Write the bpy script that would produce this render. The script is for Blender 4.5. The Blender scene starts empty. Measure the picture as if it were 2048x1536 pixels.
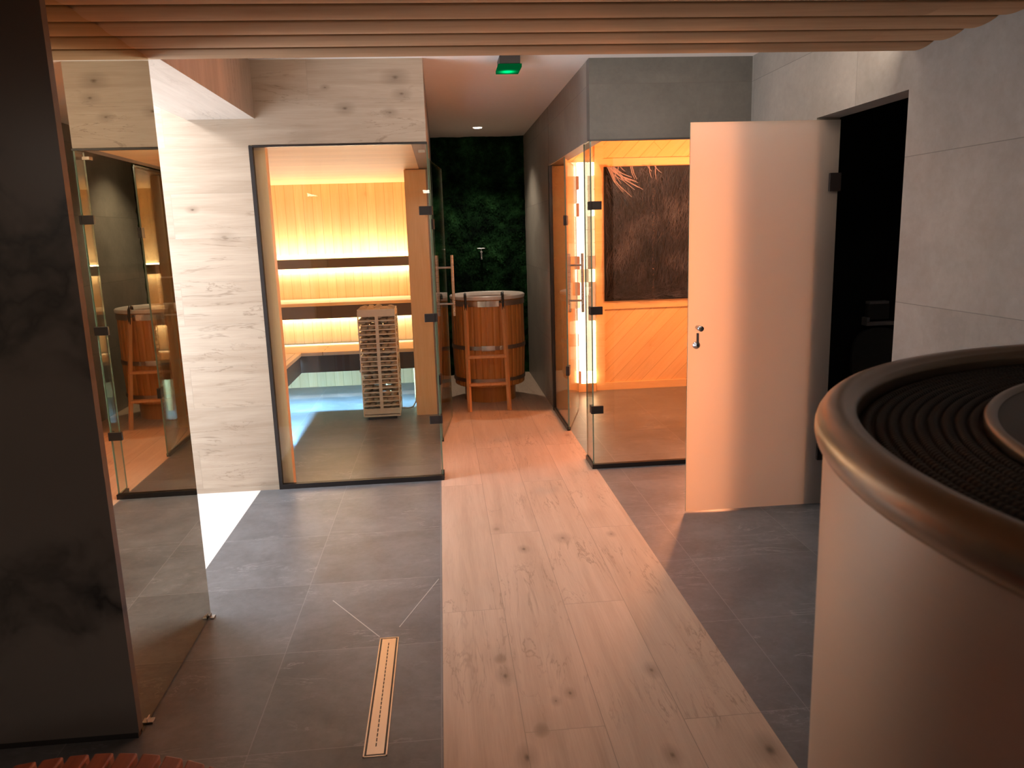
import bpy, bmesh, math, random
from mathutils import Vector, Matrix, noise
random.seed(7)
C = bpy.context.scene.collection
PI = math.pi

# ------------------------------------------------------------------ helpers
class MB:
    def __init__(s): s.v = []; s.f = []; s.m = []; s.sm = []
    def add(s, vs, fs, mi=0, smooth=False):
        o = len(s.v); s.v += [tuple(v) for v in vs]
        for f in fs: s.f.append([i + o for i in f]); s.m.append(mi); s.sm.append(smooth)
        return s
    def box(s, x0, x1, y0, y1, z0, z1, mi=0, mis=None):
        v = [(x0,y0,z0),(x1,y0,z0),(x1,y1,z0),(x0,y1,z0),(x0,y0,z1),(x1,y0,z1),(x1,y1,z1),(x0,y1,z1)]
        f = [(0,3,2,1),(4,5,6,7),(0,1,5,4),(2,3,7,6),(1,2,6,5),(0,4,7,3)]  # -z +z -y +y +x -x
        o = len(s.v); s.v += v
        for k, q in enumerate(f):
            s.f.append([i + o for i in q]); s.m.append(mis[k] if mis else mi); s.sm.append(False)
        return s
    def tube(s, pts, r, n=12, mi=0, cap=True, smooth=True):
        pts = [Vector(p) for p in pts]
        rs = r if isinstance(r, (list, tuple)) else [r] * len(pts)
        vs = []; up = None
        for i, p in enumerate(pts):
            if i == 0: d = pts[1] - p
            elif i == len(pts) - 1: d = p - pts[i-1]
            else: d = (pts[i+1] - p).normalized() + (p - pts[i-1]).normalized()
            d.normalize()
            if up is None:
                a = Vector((0,0,1)) if abs(d.z) < .9 else Vector((1,0,0)); up = d.cross(a).normalized()
            e1 = (up - d * up.dot(d)).normalized(); e2 = d.cross(e1); up = e1
            for k in range(n):
                t = 2 * PI * k / n; vs.append(p + (e1 * math.cos(t) + e2 * math.sin(t)) * rs[i])
        fs = []
        for i in range(len(pts) - 1):
            for k in range(n):
                a = i * n + k; b = i * n + (k + 1) % n; fs.append((a, b, b + n, a + n))
        s.add(vs, fs, mi, smooth)
        if cap: s.add(vs[:n], [tuple(range(n))[::-1]], mi); s.add(vs[-n:], [tuple(range(n))], mi)
        return s
    def lathe(s, prof, cx, cy, n=64, mi=0, smooth=True, close=False):
        vs = []
        for r, z in prof:
            for k in range(n):
                t = 2 * PI * k / n; vs.append((cx + r * math.cos(t), cy + r * math.sin(t), z))
        fs = []; m = len(prof)
        for i in range(m if close else m - 1):
            for k in range(n):
                a = i * n + k; b = i * n + (k + 1) % n; c = ((i + 1) % m) * n + (k + 1) % n; d = ((i + 1) % m) * n + k
                fs.append((a, b, c, d))
        s.add(vs, fs, mi, smooth); return s
    def disc(s, r, z, cx, cy, n=64, mi=0):
        s.add([(cx + r * math.cos(2*PI*k/n), cy + r * math.sin(2*PI*k/n), z) for k in range(n)], [tuple(range(n))], mi); return s
    def build(s, name, mats, parent=None, local=False, bevel=0, kind=None):
        me = bpy.data.meshes.new(name)
        off = Vector((0,0,0))
        if parent is not None and not local:
            q = parent
            while q is not None: off += q.location; q = q.parent
        me.from_pydata([tuple(Vector(v) - off) for v in s.v], [], s.f)
        if not isinstance(mats, (list, tuple)): mats = [mats]
        for m in mats: me.materials.append(m)
        for p, mi, sm in zip(me.polygons, s.m, s.sm): p.material_index = mi; p.use_smooth = sm
        me.update()
        o = bpy.data.objects.new(name, me); C.objects.link(o)
        if parent is not None: o.parent = parent
        if bevel:
            b = o.modifiers.new('bevel', 'BEVEL'); b.width = bevel; b.segments = 2; b.limit_method = 'ANGLE'
        if kind: o['kind'] = kind
        return o

def thing(name, label, cat, loc=(0,0,0), rotz=0, group=None):
    o = bpy.data.objects.new(name, None); C.objects.link(o); o.empty_display_size = .05
    o.location = loc; o.rotation_euler = (0,0,rotz); o['label'] = label; o['category'] = cat
    if group: o['group'] = group
    return o
def tag(o, label, cat, group=None, kind=None):
    o['label'] = label; o['category'] = cat
    if group: o['group'] = group
    if kind: o['kind'] = kind
    return o
def box(*a): return MB().box(*a)
def struct(name, mb, mat, **k): return mb.build(name, mat, kind='structure', **k)

# ------------------------------------------------------------------ materials
class N:
    """tiny node-tree builder"""
    def __init__(s, name):
        s.mat = bpy.data.materials.new(name); s.mat.use_nodes = True
        s.t = s.mat.node_tree; s.t.nodes.clear(); s.out = s.t.nodes.new('ShaderNodeOutputMaterial')
    def n(s, typ, inp=None, **props):
        d = s.t.nodes.new(typ)
        for k, v in props.items(): setattr(d, k, v)
        for k, v in (inp or {}).items():
            if isinstance(v, bpy.types.NodeSocket): s.t.links.new(v, d.inputs[k])
            else: d.inputs[k].default_value = v
        return d
    def m(s, op, a, b=0.0, c=0.0, clamp=False):
        return s.n('ShaderNodeMath', {0: a, 1: b, 2: c}, operation=op, use_clamp=clamp).outputs[0]
    def mix(s, f, a, b, mode='MIX'):
        d = s.n('ShaderNodeMix', data_type='RGBA', blend_type=mode, clamp_factor=True)
        for k, v in ((0, f), (6, a), (7, b)):
            if isinstance(v, bpy.types.NodeSocket): s.t.links.new(v, d.inputs[k])
            else: d.inputs[k].default_value = (*v, 1) if k and len(v) == 3 else v
        return d.outputs[2]
    def ramp(s, f, stops):
        d = s.n('ShaderNodeValToRGB', {0: f}); e = d.color_ramp.elements
        while len(e) < len(stops): e.new(.5)
        for q, (p, c) in zip(e, stops): q.position = p; q.color = (*c, 1) if len(c) == 3 else c
        return d.outputs[0]
    def uv(s, u, v):
        co = s.n('ShaderNodeTexCoord').outputs['Object']
        du = s.n('ShaderNodeVectorMath', {0: co, 1: u}, operation='DOT_PRODUCT').outputs['Value']
        dv = s.n('ShaderNodeVectorMath', {0: co, 1: v}, operation='DOT_PRODUCT').outputs['Value']
        return co, du, dv
    def xyz(s, x, y, z=0.0): return s.n('ShaderNodeCombineXYZ', {0: x, 1: y, 2: z}).outputs[0]
    def noise(s, vec, scale, detail=4, rough=.55, dist=0):
        return s.n('ShaderNodeTexNoise', {'Vector': vec, 'Scale': scale, 'Detail': detail, 'Roughness': rough, 'Distortion': dist}).outputs[0]
    def bsdf(s, col, rough=.5, bump=None, bstr=.3, bdist=.002, **kw):
        b = s.n('ShaderNodeBsdfPrincipled')
        def st(k, v):
            if isinstance(v, bpy.types.NodeSocket): s.t.links.new(v, b.inputs[k])
            else: b.inputs[k].default_value = (*v, 1) if isinstance(v, tuple) and len(v) == 3 else v
        st('Base Color', col); st('Roughness', rough)
        for k, v in kw.items(): st(k.replace('_', ' '), v)
        if bump is not None:
            bn = s.n('ShaderNodeBump', {'Height': bump, 'Strength': bstr, 'Distance': bdist})
            s.t.links.new(bn.outputs[0], b.inputs['Normal'])
        s.t.links.new(b.outputs[0], s.out.inputs[0]); return s.mat

def plain(name, col, rough=.5, metal=0, var=.12, scale=30, **kw):
    k = N(name); co = k.n('ShaderNodeTexCoord').outputs['Object']
    f = k.noise(co, scale, 3)
    c = k.mix(f, tuple(x * (1 - var) for x in col), tuple(min(1, x * (1 + var)) for x in col))
    return k.bsdf(c, rough, Metallic=metal, **kw)

def planks(name, base, dark, u, v, w=.1, L=1.6, u0=0, v0=0, off=.5, joint=.012, jcol=None, var=.2, grain=.5,
           knot=0.0, kcol=(.12,.07,.04), kscale=3.0, rough=.45, cracks=0.0, gs=1.0, bstr=.35, ujoint=True, spec=.5, kpos=()):
    """boards: u = along the grain, v = across"""
    k = N(name); co, U, V = k.uv(u, v)
    V = k.m('SUBTRACT', V, v0); U = k.m('SUBTRACT', U, u0)
    vi = k.m('DIVIDE', V, w); row = k.m('FLOOR', vi); fr = k.m('FRACT', vi)
    us = k.m('ADD', k.m('DIVIDE', U, L), k.m('MULTIPLY', k.m('FLOORED_MODULO', row, 2.0), off))
    cell = k.m('FLOOR', us); fu = k.m('FRACT', us)
    rnd = k.n('ShaderNodeTexWhiteNoise', {'Vector': k.xyz(row, cell, 3.7)}, noise_dimensions='3D').outputs['Value']
    r10 = k.m('MULTIPLY', rnd, 37.0)
    gv = k.xyz(k.m('ADD', k.m('MULTIPLY', U, 1.3 * gs), r10), k.m('MULTIPLY', V, 16.0 * gs), r10)
    g1 = k.noise(gv, 1.6, 6, .62, .6)
    fv = k.xyz(k.m('ADD', k.m('MULTIPLY', U, 4.0), r10), k.m('MULTIPLY', V, 130.0), r10)
    g2 = k.noise(fv, 1.5, 3, .6)
    g = k.m('ADD', k.m('MULTIPLY', g1, .7), k.m('MULTIPLY', g2, .3))
    t = k.ramp(g, [(.5 - .28 * (1.2 - grain), (0,0,0)), (.5 + .22 * (1.4 - grain), (1,1,1))])
    tt = k.n('ShaderNodeSeparateColor', {0: t}).outputs[0]
    c = k.mix(tt, dark, base)
    bright = k.m('ADD', 1 - var / 2, k.m('MULTIPLY', rnd, var))
    c = k.mix(1.0, c, k.n('ShaderNodeCombineColor', {0: bright, 1: bright, 2: bright}).outputs[0], 'MULTIPLY')
    if cracks:
        cv = k.xyz(k.m('ADD', k.m('MULTIPLY', U, 1.0), r10), k.m('MULTIPLY', V, 7.0), r10)
        cn = k.m('ABSOLUTE', k.m('SUBTRACT', k.noise(cv, 1.5, 5, .6, .8), .5))
        amt = k.noise(k.xyz(U, V, 4.0), 2.3, 2)
        cm = k.m('MULTIPLY', k.m('SUBTRACT', 1.0, k.m('DIVIDE', cn, .014), clamp=True), k.m('MULTIPLY', k.m('SUBTRACT', amt, .45, clamp=True), 6.0, clamp=True), clamp=True)
        c = k.mix(k.m('MULTIPLY', cm, cracks), c, kcol)
    if knot:
        kv = k.xyz(k.m('ADD', k.m('MULTIPLY', U, 1.0), k.m('MULTIPLY', g1, .05)), k.m('ADD', k.m('MULTIPLY', V, 1.55), k.m('MULTIPLY', g1, .05)), 0.0)
        vo = k.n('ShaderNodeTexVoronoi', {'Vector': kv, 'Scale': kscale, 'Randomness': 1.0})
        sc = k.n('ShaderNodeSeparateColor', {0: vo.outputs['Color']}).outputs
        size = k.m('MULTIPLY', k.m('SUBTRACT', sc[0], .35, clamp=True), .19)
        d = k.m('DIVIDE', vo.outputs['Distance'], k.m('ADD', size, .0001))
        core = k.m('SUBTRACT', 1.0, k.m('MULTIPLY', d, d), clamp=True)
        halo = k.m('MULTIPLY', k.m('SUBTRACT', 1.0, k.m('MULTIPLY', d, .35), clamp=True), .35)
        c = k.mix(k.m('MULTIPLY', k.m('MAXIMUM', core, halo), knot, clamp=True), c, kcol)
    for (ku, kv_, ks) in kpos:
        du = k.m('DIVIDE', k.m('SUBTRACT', U, ku - u0), ks * 1.7); dv = k.m('DIVIDE', k.m('SUBTRACT', V, kv_ - v0), ks)
        d = k.m('ADD', k.m('SQRT', k.m('ADD', k.m('MULTIPLY', du, du), k.m('MULTIPLY', dv, dv))), k.m('MULTIPLY', k.m('SUBTRACT', g1, .5), 1.6))
        core = k.m('MAXIMUM', k.m('SUBTRACT', 1.0, d, clamp=True), k.m('MULTIPLY', k.m('SUBTRACT', 1.0, k.m('MULTIPLY', d, .38), clamp=True), .5))
        c = k.mix(core, c, tuple(x * .8 for x in kcol))
    e = joint / w
    jm = k.m('ADD', k.m('LESS_THAN', fr, e / 2), k.m('GREATER_THAN', fr, 1 - e / 2), clamp=True)
    if ujoint:
        e2 = joint / L
        jm = k.m('ADD', jm, k.m('ADD', k.m('LESS_THAN', fu, e2 / 2), k.m('GREATER_THAN', fu, 1 - e2 / 2)), clamp=True)
    c = k.mix(jm, c, jcol or tuple(x * .35 for x in dark))
    h = k.m('SUBTRACT', k.m('MULTIPLY', g, .25), jm)
    ro = k.m('ADD', rough - .06, k.m('MULTIPLY', g2, .12))
    return k.bsdf(c, ro, bump=h, bstr=bstr, bdist=.002, Specular_IOR_Level=spec)

def tiles(name, c1, c2, u, v, su, sv, u0=0, v0=0, off=0.0, joint=.003, jcol=(.3,.3,.3), jmix=.7, rough=.4, vein=.0, vcol=(.6,.6,.6), mott=2.0, spec=.5, bstr=.25):
    k = N(name); co, U, V = k.uv(u, v)
    vi = k.m('DIVIDE', k.m('SUBTRACT', V, v0), sv); row = k.m('FLOOR', vi); fv = k.m('FRACT', vi)
    ui = k.m('ADD', k.m('DIVIDE', k.m('SUBTRACT', U, u0), su), k.m('MULTIPLY', k.m('FLOORED_MODULO', row, 2.0), off)); fu = k.m('FRACT', ui)
    rnd = k.n('ShaderNodeTexWhiteNoise', {'Vector': k.xyz(row, k.m('FLOOR', ui), 1.3)}, noise_dimensions='3D').outputs['Value']
    P = k.xyz(U, V, k.m('MULTIPLY', rnd, 9.0))
    n1 = k.noise(P, mott, 8, .68, .3)
    n2 = k.noise(P, mott * 12, 4, .7)
    g = k.m('ADD', k.m('MULTIPLY', n1, .75), k.m('MULTIPLY', n2, .25))
    c = k.mix(k.n('ShaderNodeMapRange', {0: g, 1: .36, 2: .64}).outputs[0], c1, c2)
    if vein:
        PV = k.xyz(k.m('MULTIPLY', U, 1.0), k.m('MULTIPLY', V, 3.2), k.m('MULTIPLY', rnd, 9.0))
        vn = k.m('ABSOLUTE', k.m('SUBTRACT', k.noise(PV, 1.6, 7, .66, .9), .5))
        vm = k.m('SUBTRACT', 1.0, k.m('DIVIDE', vn, .012), clamp=True)
        am = k.m('MULTIPLY', k.m('SUBTRACT', k.noise(P, 3.5, 3), .48, clamp=True), 6.0, clamp=True)
        c = k.mix(k.m('MULTIPLY', k.m('MULTIPLY', vm, am), vein), c, vcol)
    jm = k.m('ADD', k.m('ADD', k.m('LESS_THAN', fv, joint/sv/2), k.m('GREATER_THAN', fv, 1-joint/sv/2)), k.m('ADD', k.m('LESS_THAN', fu, joint/su/2), k.m('GREATER_THAN', fu, 1-joint/su/2)), clamp=True)
    c = k.mix(k.m('MULTIPLY', jm, jmix), c, jcol)
    return k.bsdf(c, k.m('ADD', rough - .08, k.m('MULTIPLY', g, .16)), bump=k.m('SUBTRACT', k.m('MULTIPLY', g, .5), jm), bstr=bstr, bdist=.0015, Specular_IOR_Level=spec)

def marble(name, base, veinc, scale=1.3):
    k = N(name); co = k.n('ShaderNodeTexCoord').outputs['Object']
    n1 = k.noise(co, scale, 7, .6, .5)
    w = k.n('ShaderNodeVectorMath', {0: co, 1: k.n('ShaderNodeVectorMath', {0: k.n('ShaderNodeTexNoise', {'Vector': co, 'Scale': 2.2, 'Detail': 5.0}).outputs[1], 'Scale': .55}, operation='SCALE').outputs[0]}, operation='ADD').outputs[0]
    vn = k.m('ABSOLUTE', k.m('SUBTRACT', k.noise(w, scale * .9, 5, .55), .5))
    vm = k.m('POWER', k.m('SUBTRACT', 1.0, k.m('DIVIDE', vn, .075), clamp=True), 1.6)
    vm = k.m('MULTIPLY', vm, k.m('MULTIPLY', k.m('SUBTRACT', k.noise(co, 1.7, 2), .4, clamp=True), 7.0, clamp=True))
    c = k.mix(n1, tuple(x * .75 for x in base), tuple(x * 1.15 for x in base))
    c = k.mix(vm, c, veinc)
    return k.bsdf(c, .3)

def emis(name, col, s):
    k = N(name); co = k.n('ShaderNodeTexCoord').outputs['Object']
    n = k.noise(co, 9, 3, .6)
    e = k.n('ShaderNodeEmission', {'Color': (*col, 1), 'Strength': k.m('MULTIPLY', k.m('ADD', .7, k.m('MULTIPLY', n, .6)), s)})
    k.t.links.new(e.outputs[0], k.out.inputs[0]); return k.mat

def glass(name, tint=(.97,.985,.965), f0=.04):
    """clear pane: light goes straight through, Schlick reflection on each face"""
    k = N(name)
    fac = k.n('ShaderNodeLayerWeight', {'Blend': .5}).outputs['Facing']
    F = k.m('ADD', f0, k.m('MULTIPLY', k.m('POWER', fac, 5.0), 1 - f0), clamp=True)
    t = k.n('ShaderNodeBsdfTransparent', {'Color': (*tint, 1)}); g = k.n('ShaderNodeBsdfGlossy', {'Roughness': 0.0})
    mx = k.n('ShaderNodeMixShader', {0: F}); k.t.links.new(t.outputs[0], mx.inputs[1]); k.t.links.new(g.outputs[0], mx.inputs[2])
    k.t.links.new(mx.outputs[0], k.out.inputs[0]); return k.mat

def frosted(name):
    k = N(name)
    tr = k.n('ShaderNodeBsdfTranslucent', {'Color': (.92,.84,.79,1)})
    df = k.n('ShaderNodeBsdfDiffuse', {'Color': (.72,.60,.54,1)}); gl = k.n('ShaderNodeBsdfGlossy', {'Roughness': .4})
    def mx(f, a, b):
        q = k.n('ShaderNodeMixShader', {0: f}); k.t.links.new(a.outputs[0], q.inputs[1]); k.t.links.new(b.outputs[0], q.inputs[2]); return q
    q = mx(.16, tr, df); q = mx(.04, q, gl)
    k.t.links.new(q.outputs[0], k.out.inputs[0]); return k.mat

def steel(name, col, rough, aniso=0, sc=(1,1,60)):
    k = N(name); co = k.n('ShaderNodeTexCoord').outputs['Object']
    mp = k.n('ShaderNodeMapping', {'Vector': co, 'Scale': sc}).outputs[0]
    n = k.noise(mp, 3, 3)
    return k.bsdf(k.mix(n, tuple(x*.93 for x in col), col), k.m('ADD', rough - .04, k.m('MULTIPLY', n, .08)), Metallic=1.0)

X, Y, Z = (1,0,0), (0,1,0), (0,0,1)
D1 = (.7071, 0, .7071); D2 = (-.7071, 0, .7071)
PALE, PALED, PK = (.56,.42,.32), (.38,.27,.195), (.16,.11,.07)
M = {}
M['floor_tile'] = tiles('grey_floor_tile', (.088,.09,.095), (.17,.174,.182), X, Y, .575, .575, -.64, 2.12, joint=.003, jcol=(.34,.34,.34), jmix=.38, rough=.38, vein=.5, vcol=(.36,.36,.37), mott=2.6)
M['strip'] = planks('pale_wood_floor_tile', PALE, PALED, Y, X, .2485, 1.61, 1.31-1.61*0, -.0600, off=.5, joint=.0022, jcol=(.26,.20,.15), var=.10, grain=.4, knot=.7, kcol=(.17,.115,.075), kpos=((2.432,.154,.016),(2.397,.66,.015),(2.301,.359,.009),(3.614,.539,.022),(3.509,.333,.013),(3.625,.787,.012),(1.956,.602,.014),(1.94,.887,.022),(2.001,.184,.016),(2.264,.306,.008)), kscale=2.3, rough=.52, cracks=.55, gs=.5)
M['pale_floor'] = planks('pale_wood_shower_floor', (.8,.76,.72), (.7,.65,.6), Y, X, .2485, 1.61, .3, -1.16, joint=.0025, jcol=(.5,.46,.42), var=.05, grain=.3, rough=.35)
M['wall_wood'] = planks('pale_wood_wall_tile', (.50,.40,.305), (.34,.25,.175), X, Z, .2485, 1.61, -1.5, 0.03, joint=.0022, jcol=(.34,.27,.2), var=.12, grain=.42, knot=1.0, kcol=(.13,.08,.045), kpos=((-.207,2.378,.022),(-.176,2.291,.016),(-.497,2.216,.016),(-.247,2.19,.014),(-1.389,1.681,.010),(-.60,2.33,.008)), kscale=2.5, rough=.42, cracks=.5, gs=.6)
M['beam_wood'] = planks('pale_wood_beam_tile', (.52,.39,.29), (.34,.235,.165), Z, Y, .2485, 1.61, -.7, 0, joint=.002, jcol=(.34,.27,.2), var=.1, grain=.45, knot=.5, kcol=(.15,.1,.06), kscale=2.3, rough=.42, cracks=.7, gs=.6)
M['beam_under_lit'] = planks('pale_wood_beam_underside_lit', (.66,.58,.5), (.5,.42,.35), Y, X, .37, 1.61, -.7, -1.0, joint=.002, jcol=(.34,.27,.2), var=.1, grain=.4, knot=.4, kcol=(.2,.14,.1), kscale=2.3, rough=.42, cracks=.4)  # lighter copy of the beam wood: bay light painted into the colour
M['ceil_wood'] = planks('stained_wood_ceiling_board', (.52,.34,.20), (.36,.215,.115), X, Y, .173, 5.2, -3.6, .014, joint=.003, ujoint=False, jcol=(.10,.05,.025), var=.18, grain=.55, knot=.6, kcol=(.17,.08,.04), kscale=1.9, rough=.75, gs=.45, spec=.15)
SP, SPD, SPK = (.83,.60,.33), (.72,.47,.22), (.45,.24,.09)
def spruce(name, u, v, w, **k): return planks(name, SP, SPD, u, v, w, k.pop('L', 6.0), joint=k.pop('joint', .005), jcol=(.56,.36,.16), var=.12, grain=.45, knot=.5, kcol=SPK, kscale=k.pop('ks', 3.6), rough=.5, **k)
M['sauna_back'] = spruce('spruce_boards_vertical', Z, X, .088)
M['sauna_side'] = spruce('spruce_boards_side', Z, Y, .088)
M['sauna_ceil'] = spruce('spruce_ceiling_boards', X, Y, .088)
M['sauna_plain'] = planks('spruce_plain', SP, SPD, X, Z, .6, 6, v0=-.03, joint=.0001, var=.08, grain=.45, knot=.45, kcol=SPK, kscale=3.5, rough=.5)
M['post_wood'] = planks('spruce_panel', SP, SPD, Z, X, .6, 6, v0=-.28, joint=.0001, var=.08, grain=.5, knot=.6, kcol=SPK, kscale=3.4, rough=.5)
M['cabin_diag'] = spruce('spruce_boards_diagonal', D1, D2, .105, ks=2.8)
M['cabin_trim'] = planks('spruce_board_flat', SP, SPD, X, Z, .6, 6, v0=-.03, joint=.0001, var=.08, grain=.45, knot=.5, kcol=SPK, kscale=3.5, rough=.5)
M['bench_wood'] = planks('bench_boards', (.80,.62,.40), (.70,.50,.29), X, Y, .09, 6, joint=.006, jcol=(.3,.2,.1), var=.08, grain=.4, knot=.3, kcol=SPK, rough=.5)
M['bench_wood_y'] = planks('bench_boards_side', (.80,.62,.40), (.70,.50,.29), Y, X, .09, 6, joint=.006, jcol=(.3,.2,.1), var=.08, grain=.4, knot=.3, kcol=SPK, rough=.5)
M['apron'] = plain('dark_apron_board', (.065,.045,.035), .55)
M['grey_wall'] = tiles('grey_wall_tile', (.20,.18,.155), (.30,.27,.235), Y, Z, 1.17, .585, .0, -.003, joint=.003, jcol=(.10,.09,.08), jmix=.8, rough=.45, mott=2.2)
M['grey_front_shade'] = tiles('grey_wall_tile_shaded', (.085,.083,.075), (.135,.13,.117), X, Z, 1.17, .585, .9, -.003, joint=.003, jcol=(.10,.09,.08), jmix=.8, rough=.45, mott=2.2)  # darker copy of the grey wall tile: shade put into the colour
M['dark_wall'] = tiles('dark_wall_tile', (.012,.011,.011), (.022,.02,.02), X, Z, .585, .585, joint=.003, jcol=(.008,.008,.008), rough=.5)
M['marble'] = marble('veined_marble', (.115,.098,.09), (.014,.012,.012))
M['white'] = plain('white_ceiling_paint', (.86,.82,.77), .75, var=.03)
M['room'] = plain('room_plaster', (.5,.43,.36), .7)
M['black'] = plain('black_profile', (.012,.009,.009), .38)
M['hinge'] = plain('black_hinge', (.02,.015,.014), .35)
M['glass'] = glass('clear_glass')
M['glass_edge'] = plain('glass_edge', (.16,.22,.16), .15)
M['frost'] = frosted('frosted_glass')
M['mirror'] = N('tinted_mirror').bsdf((.84,.74,.54), .0, Metallic=1.0)
M['chrome'] = steel('brushed_chrome', (.46,.46,.47), .28)
M['drum'] = steel('brushed_steel_drum', (.66,.59,.52), .40, sc=(1,1,40))
M['rim'] = steel('brushed_steel_rim', (.33,.27,.22), .33, sc=(3,3,3))
M['rubber'] = plain('black_rubber', (.018,.015,.015), .42)
M['basket'] = plain('basket_steel', (.74,.66,.54), .45, metal=.35)
M['tub'] = planks('larch_stave', (.56,.235,.055), (.38,.14,.03), Z, X, 5.0, 9, joint=.0001, var=.1, grain=.5, knot=.3, kcol=(.2,.05,.015), kscale=4, rough=.3, bstr=.1)
M['tub_liner'] = plain('white_tub_liner', (.62,.55,.5), .3)
M['hoop'] = steel('tub_hoop', (.42,.33,.28), .35)
M['plate'] = steel('tub_clasp', (.7,.64,.6), .25)
M['ladder'] = planks('ladder_wood', (.64,.33,.14), (.5,.22,.08), Z, X, .6, 9, joint=.0001, var=.1, grain=.5, knot=.2, rough=.45)
M['slat'] = planks('red_brown_slat', (.34,.085,.035), (.2,.045,.018), Y, X, .6, 9, joint=.0001, var=.3, grain=.6, rough=.4)
M['drain'] = steel('drain_steel', (.86,.74,.62), .3, sc=(40,2,2))
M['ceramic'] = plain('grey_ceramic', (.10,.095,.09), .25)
M['paper'] = plain('pale_plastic', (.42,.40,.41), .5)
M['cable'] = plain('grey_cable', (.5,.48,.42), .5)

def pane(mb, ax, a0, a1, b, z0, z1, t=.008):
    """glass pane box: ax 'x' spans X at Y=b, ax 'y' spans Y at X=b; edges use material 1"""
    if ax == 'x': mb.box(a0, a1, b, b + t, z0, z1, mis=[1,1,0,0,1,1])
    else: mb.box(b, b + t, a0, a1, z0, z1, mis=[1,1,1,1,0,0])
    return mb
GM = [M['glass'], M['glass_edge']]

# ------------------------------------------------------------------ setting: floor, walls, ceilings
CZ = 2.48; WZ = 2.15; GZ = 2.02
fl = MB().box(-1.16, -.06, -2.6, 8.6, -.1, 0).box(.934, 3.4, -2.6, 8.6, -.1, 0).box(-3.1, -1.16, -2.6, 3.03, -.1, 0).box(-3.1, -1.16, 4.66, 8.6, -.1, 0)
def seam(mb, a, b, w=.0035):
    a = Vector((*a, 0)); b = Vector((*b, 0)); d = (b - a).normalized(); n = Vector((-d.y, d.x, 0)) * w / 2
    lo = [a - n, b - n, b + n, a + n]; vs = [p + Vector((0,0,-.001)) for p in lo] + [p + Vector((0,0,.0006)) for p in lo]
    mb.add(vs, [(4,5,6,7),(0,1,5,4),(1,2,6,5),(2,3,7,6),(3,0,4,7)], 1)
seam(fl, (-.300, 2.765), (-.52, 3.10)); seam(fl, (-.228, 2.83), (-.075, 3.24))
M['grout'] = plain('pale_grout', (.42,.41,.4), .6)
struct('floor', fl, [M['floor_tile'], M['grout']])
struct('floor_strip', box(-.06, .934, -2.6, 8.6, -.1, 0), M['strip'])
struct('floor_shower', box(-3.1, -1.16, 3.03, 4.66, -.1, 0), M['pale_floor'])

# wooden lowered ceiling: boards along X with a rounded step profile
wc = MB(); pit = .173; prof = []; vs = []; yy = 2.955 + pit
while yy > -2.6:
    for q in range(11):
        a = yy - pit * q / 10; t = 2 * q / 10 - 1
        if a <= 3.06: prof.append((a, WZ + .013 * abs(t) ** 2.2))
    yy -= pit
for (py, pz) in prof: vs += [(-3.1, py, pz), (1.89, py, pz)]
wc.add(vs, [(2*i, 2*i+1, 2*i+3, 2*i+2) for i in range(len(prof) - 1)], 0, True)
wc.box(-3.1, 1.89, 3.06, 3.075, WZ + .002, CZ, 0)
wc.box(-3.1, 1.89, -2.6, 3.06, WZ + .03, WZ + .05, 0)
struct('ceiling_wood', wc, M['ceil_wood'])
struct('ceiling', box(-3.1, 3.4, 3.075, 8.6, CZ, CZ + .08), M['white'])
# mirror wall / marble pillar
struct('wall_left', MB().box(-3.1, -1.022, 2.275, 3.03, 0, CZ), M['wall_wood'])
struct('wall_marble', MB().box(-3.1, -.994, 2.244, 2.275, .022, WZ + .01), M['marble'])
struct('base_strip_left', MB().box(-3.1, -1.0, 2.25, 2.274, 0, .022), M['black'])  # black strip filling the gap under the marble slab
struct('wall_shower', box(-3.1, -2.5, 3.03, 4.66, 0, CZ), M['wall_wood'])
struct('wall_beam', MB().box(-1.37, -1.0, 3.075, 4.66, 2.17, CZ, mis=[1,0,0,0,0,0]), [M['beam_wood'], M['beam_under_lit']])
# sauna shell
struct('wall_front', box(-3.1, -1.047, 4.66, 4.69, 0, CZ), M['wall_wood'])
struct('wall_front_header', box(-1.047, -.05, 4.66, 4.69, GZ + .008, CZ), M['wall_wood'])
struct('wall_corridor_left', MB().box(-.14, -.05, 4.69, 6.49, GZ + .01, CZ).box(-.247, -.05, 6.50, 8.36, 0, CZ), M['grey_wall'])
struct('wall_sauna_end', box(-.256, -.088, 6.485, 6.50, .0, GZ), M['post_wood'])
struct('wall_sauna_back', box(-1.95, -.25, 8.0, 8.06, 0, CZ), M['sauna_back'])
struct('wall_sauna_left', box(-1.95, -1.90, 4.69, 8.0, 0, CZ), M['sauna_side'])
struct('wall_sauna_right', box(-.262, -.248, 6.50, 8.0, 0, GZ), M['sauna_side'])
struct('wall_sauna_front', box(-1.9, -1.06, 4.69, 4.72, 0, GZ), M['sauna_back'])
struct('ceiling_sauna', box(-1.95, -.14, 4.69, 8.0, GZ + .006, GZ + .05), M['sauna_ceil'])
struct('trim_1', box(-1.032, -.968, 4.705, 4.78, 0, GZ), M['post_wood'])
# moss end of the corridor
struct('wall_back', box(-.3, 3.4, 8.36, 8.45, 0, CZ), M['black'])
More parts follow.
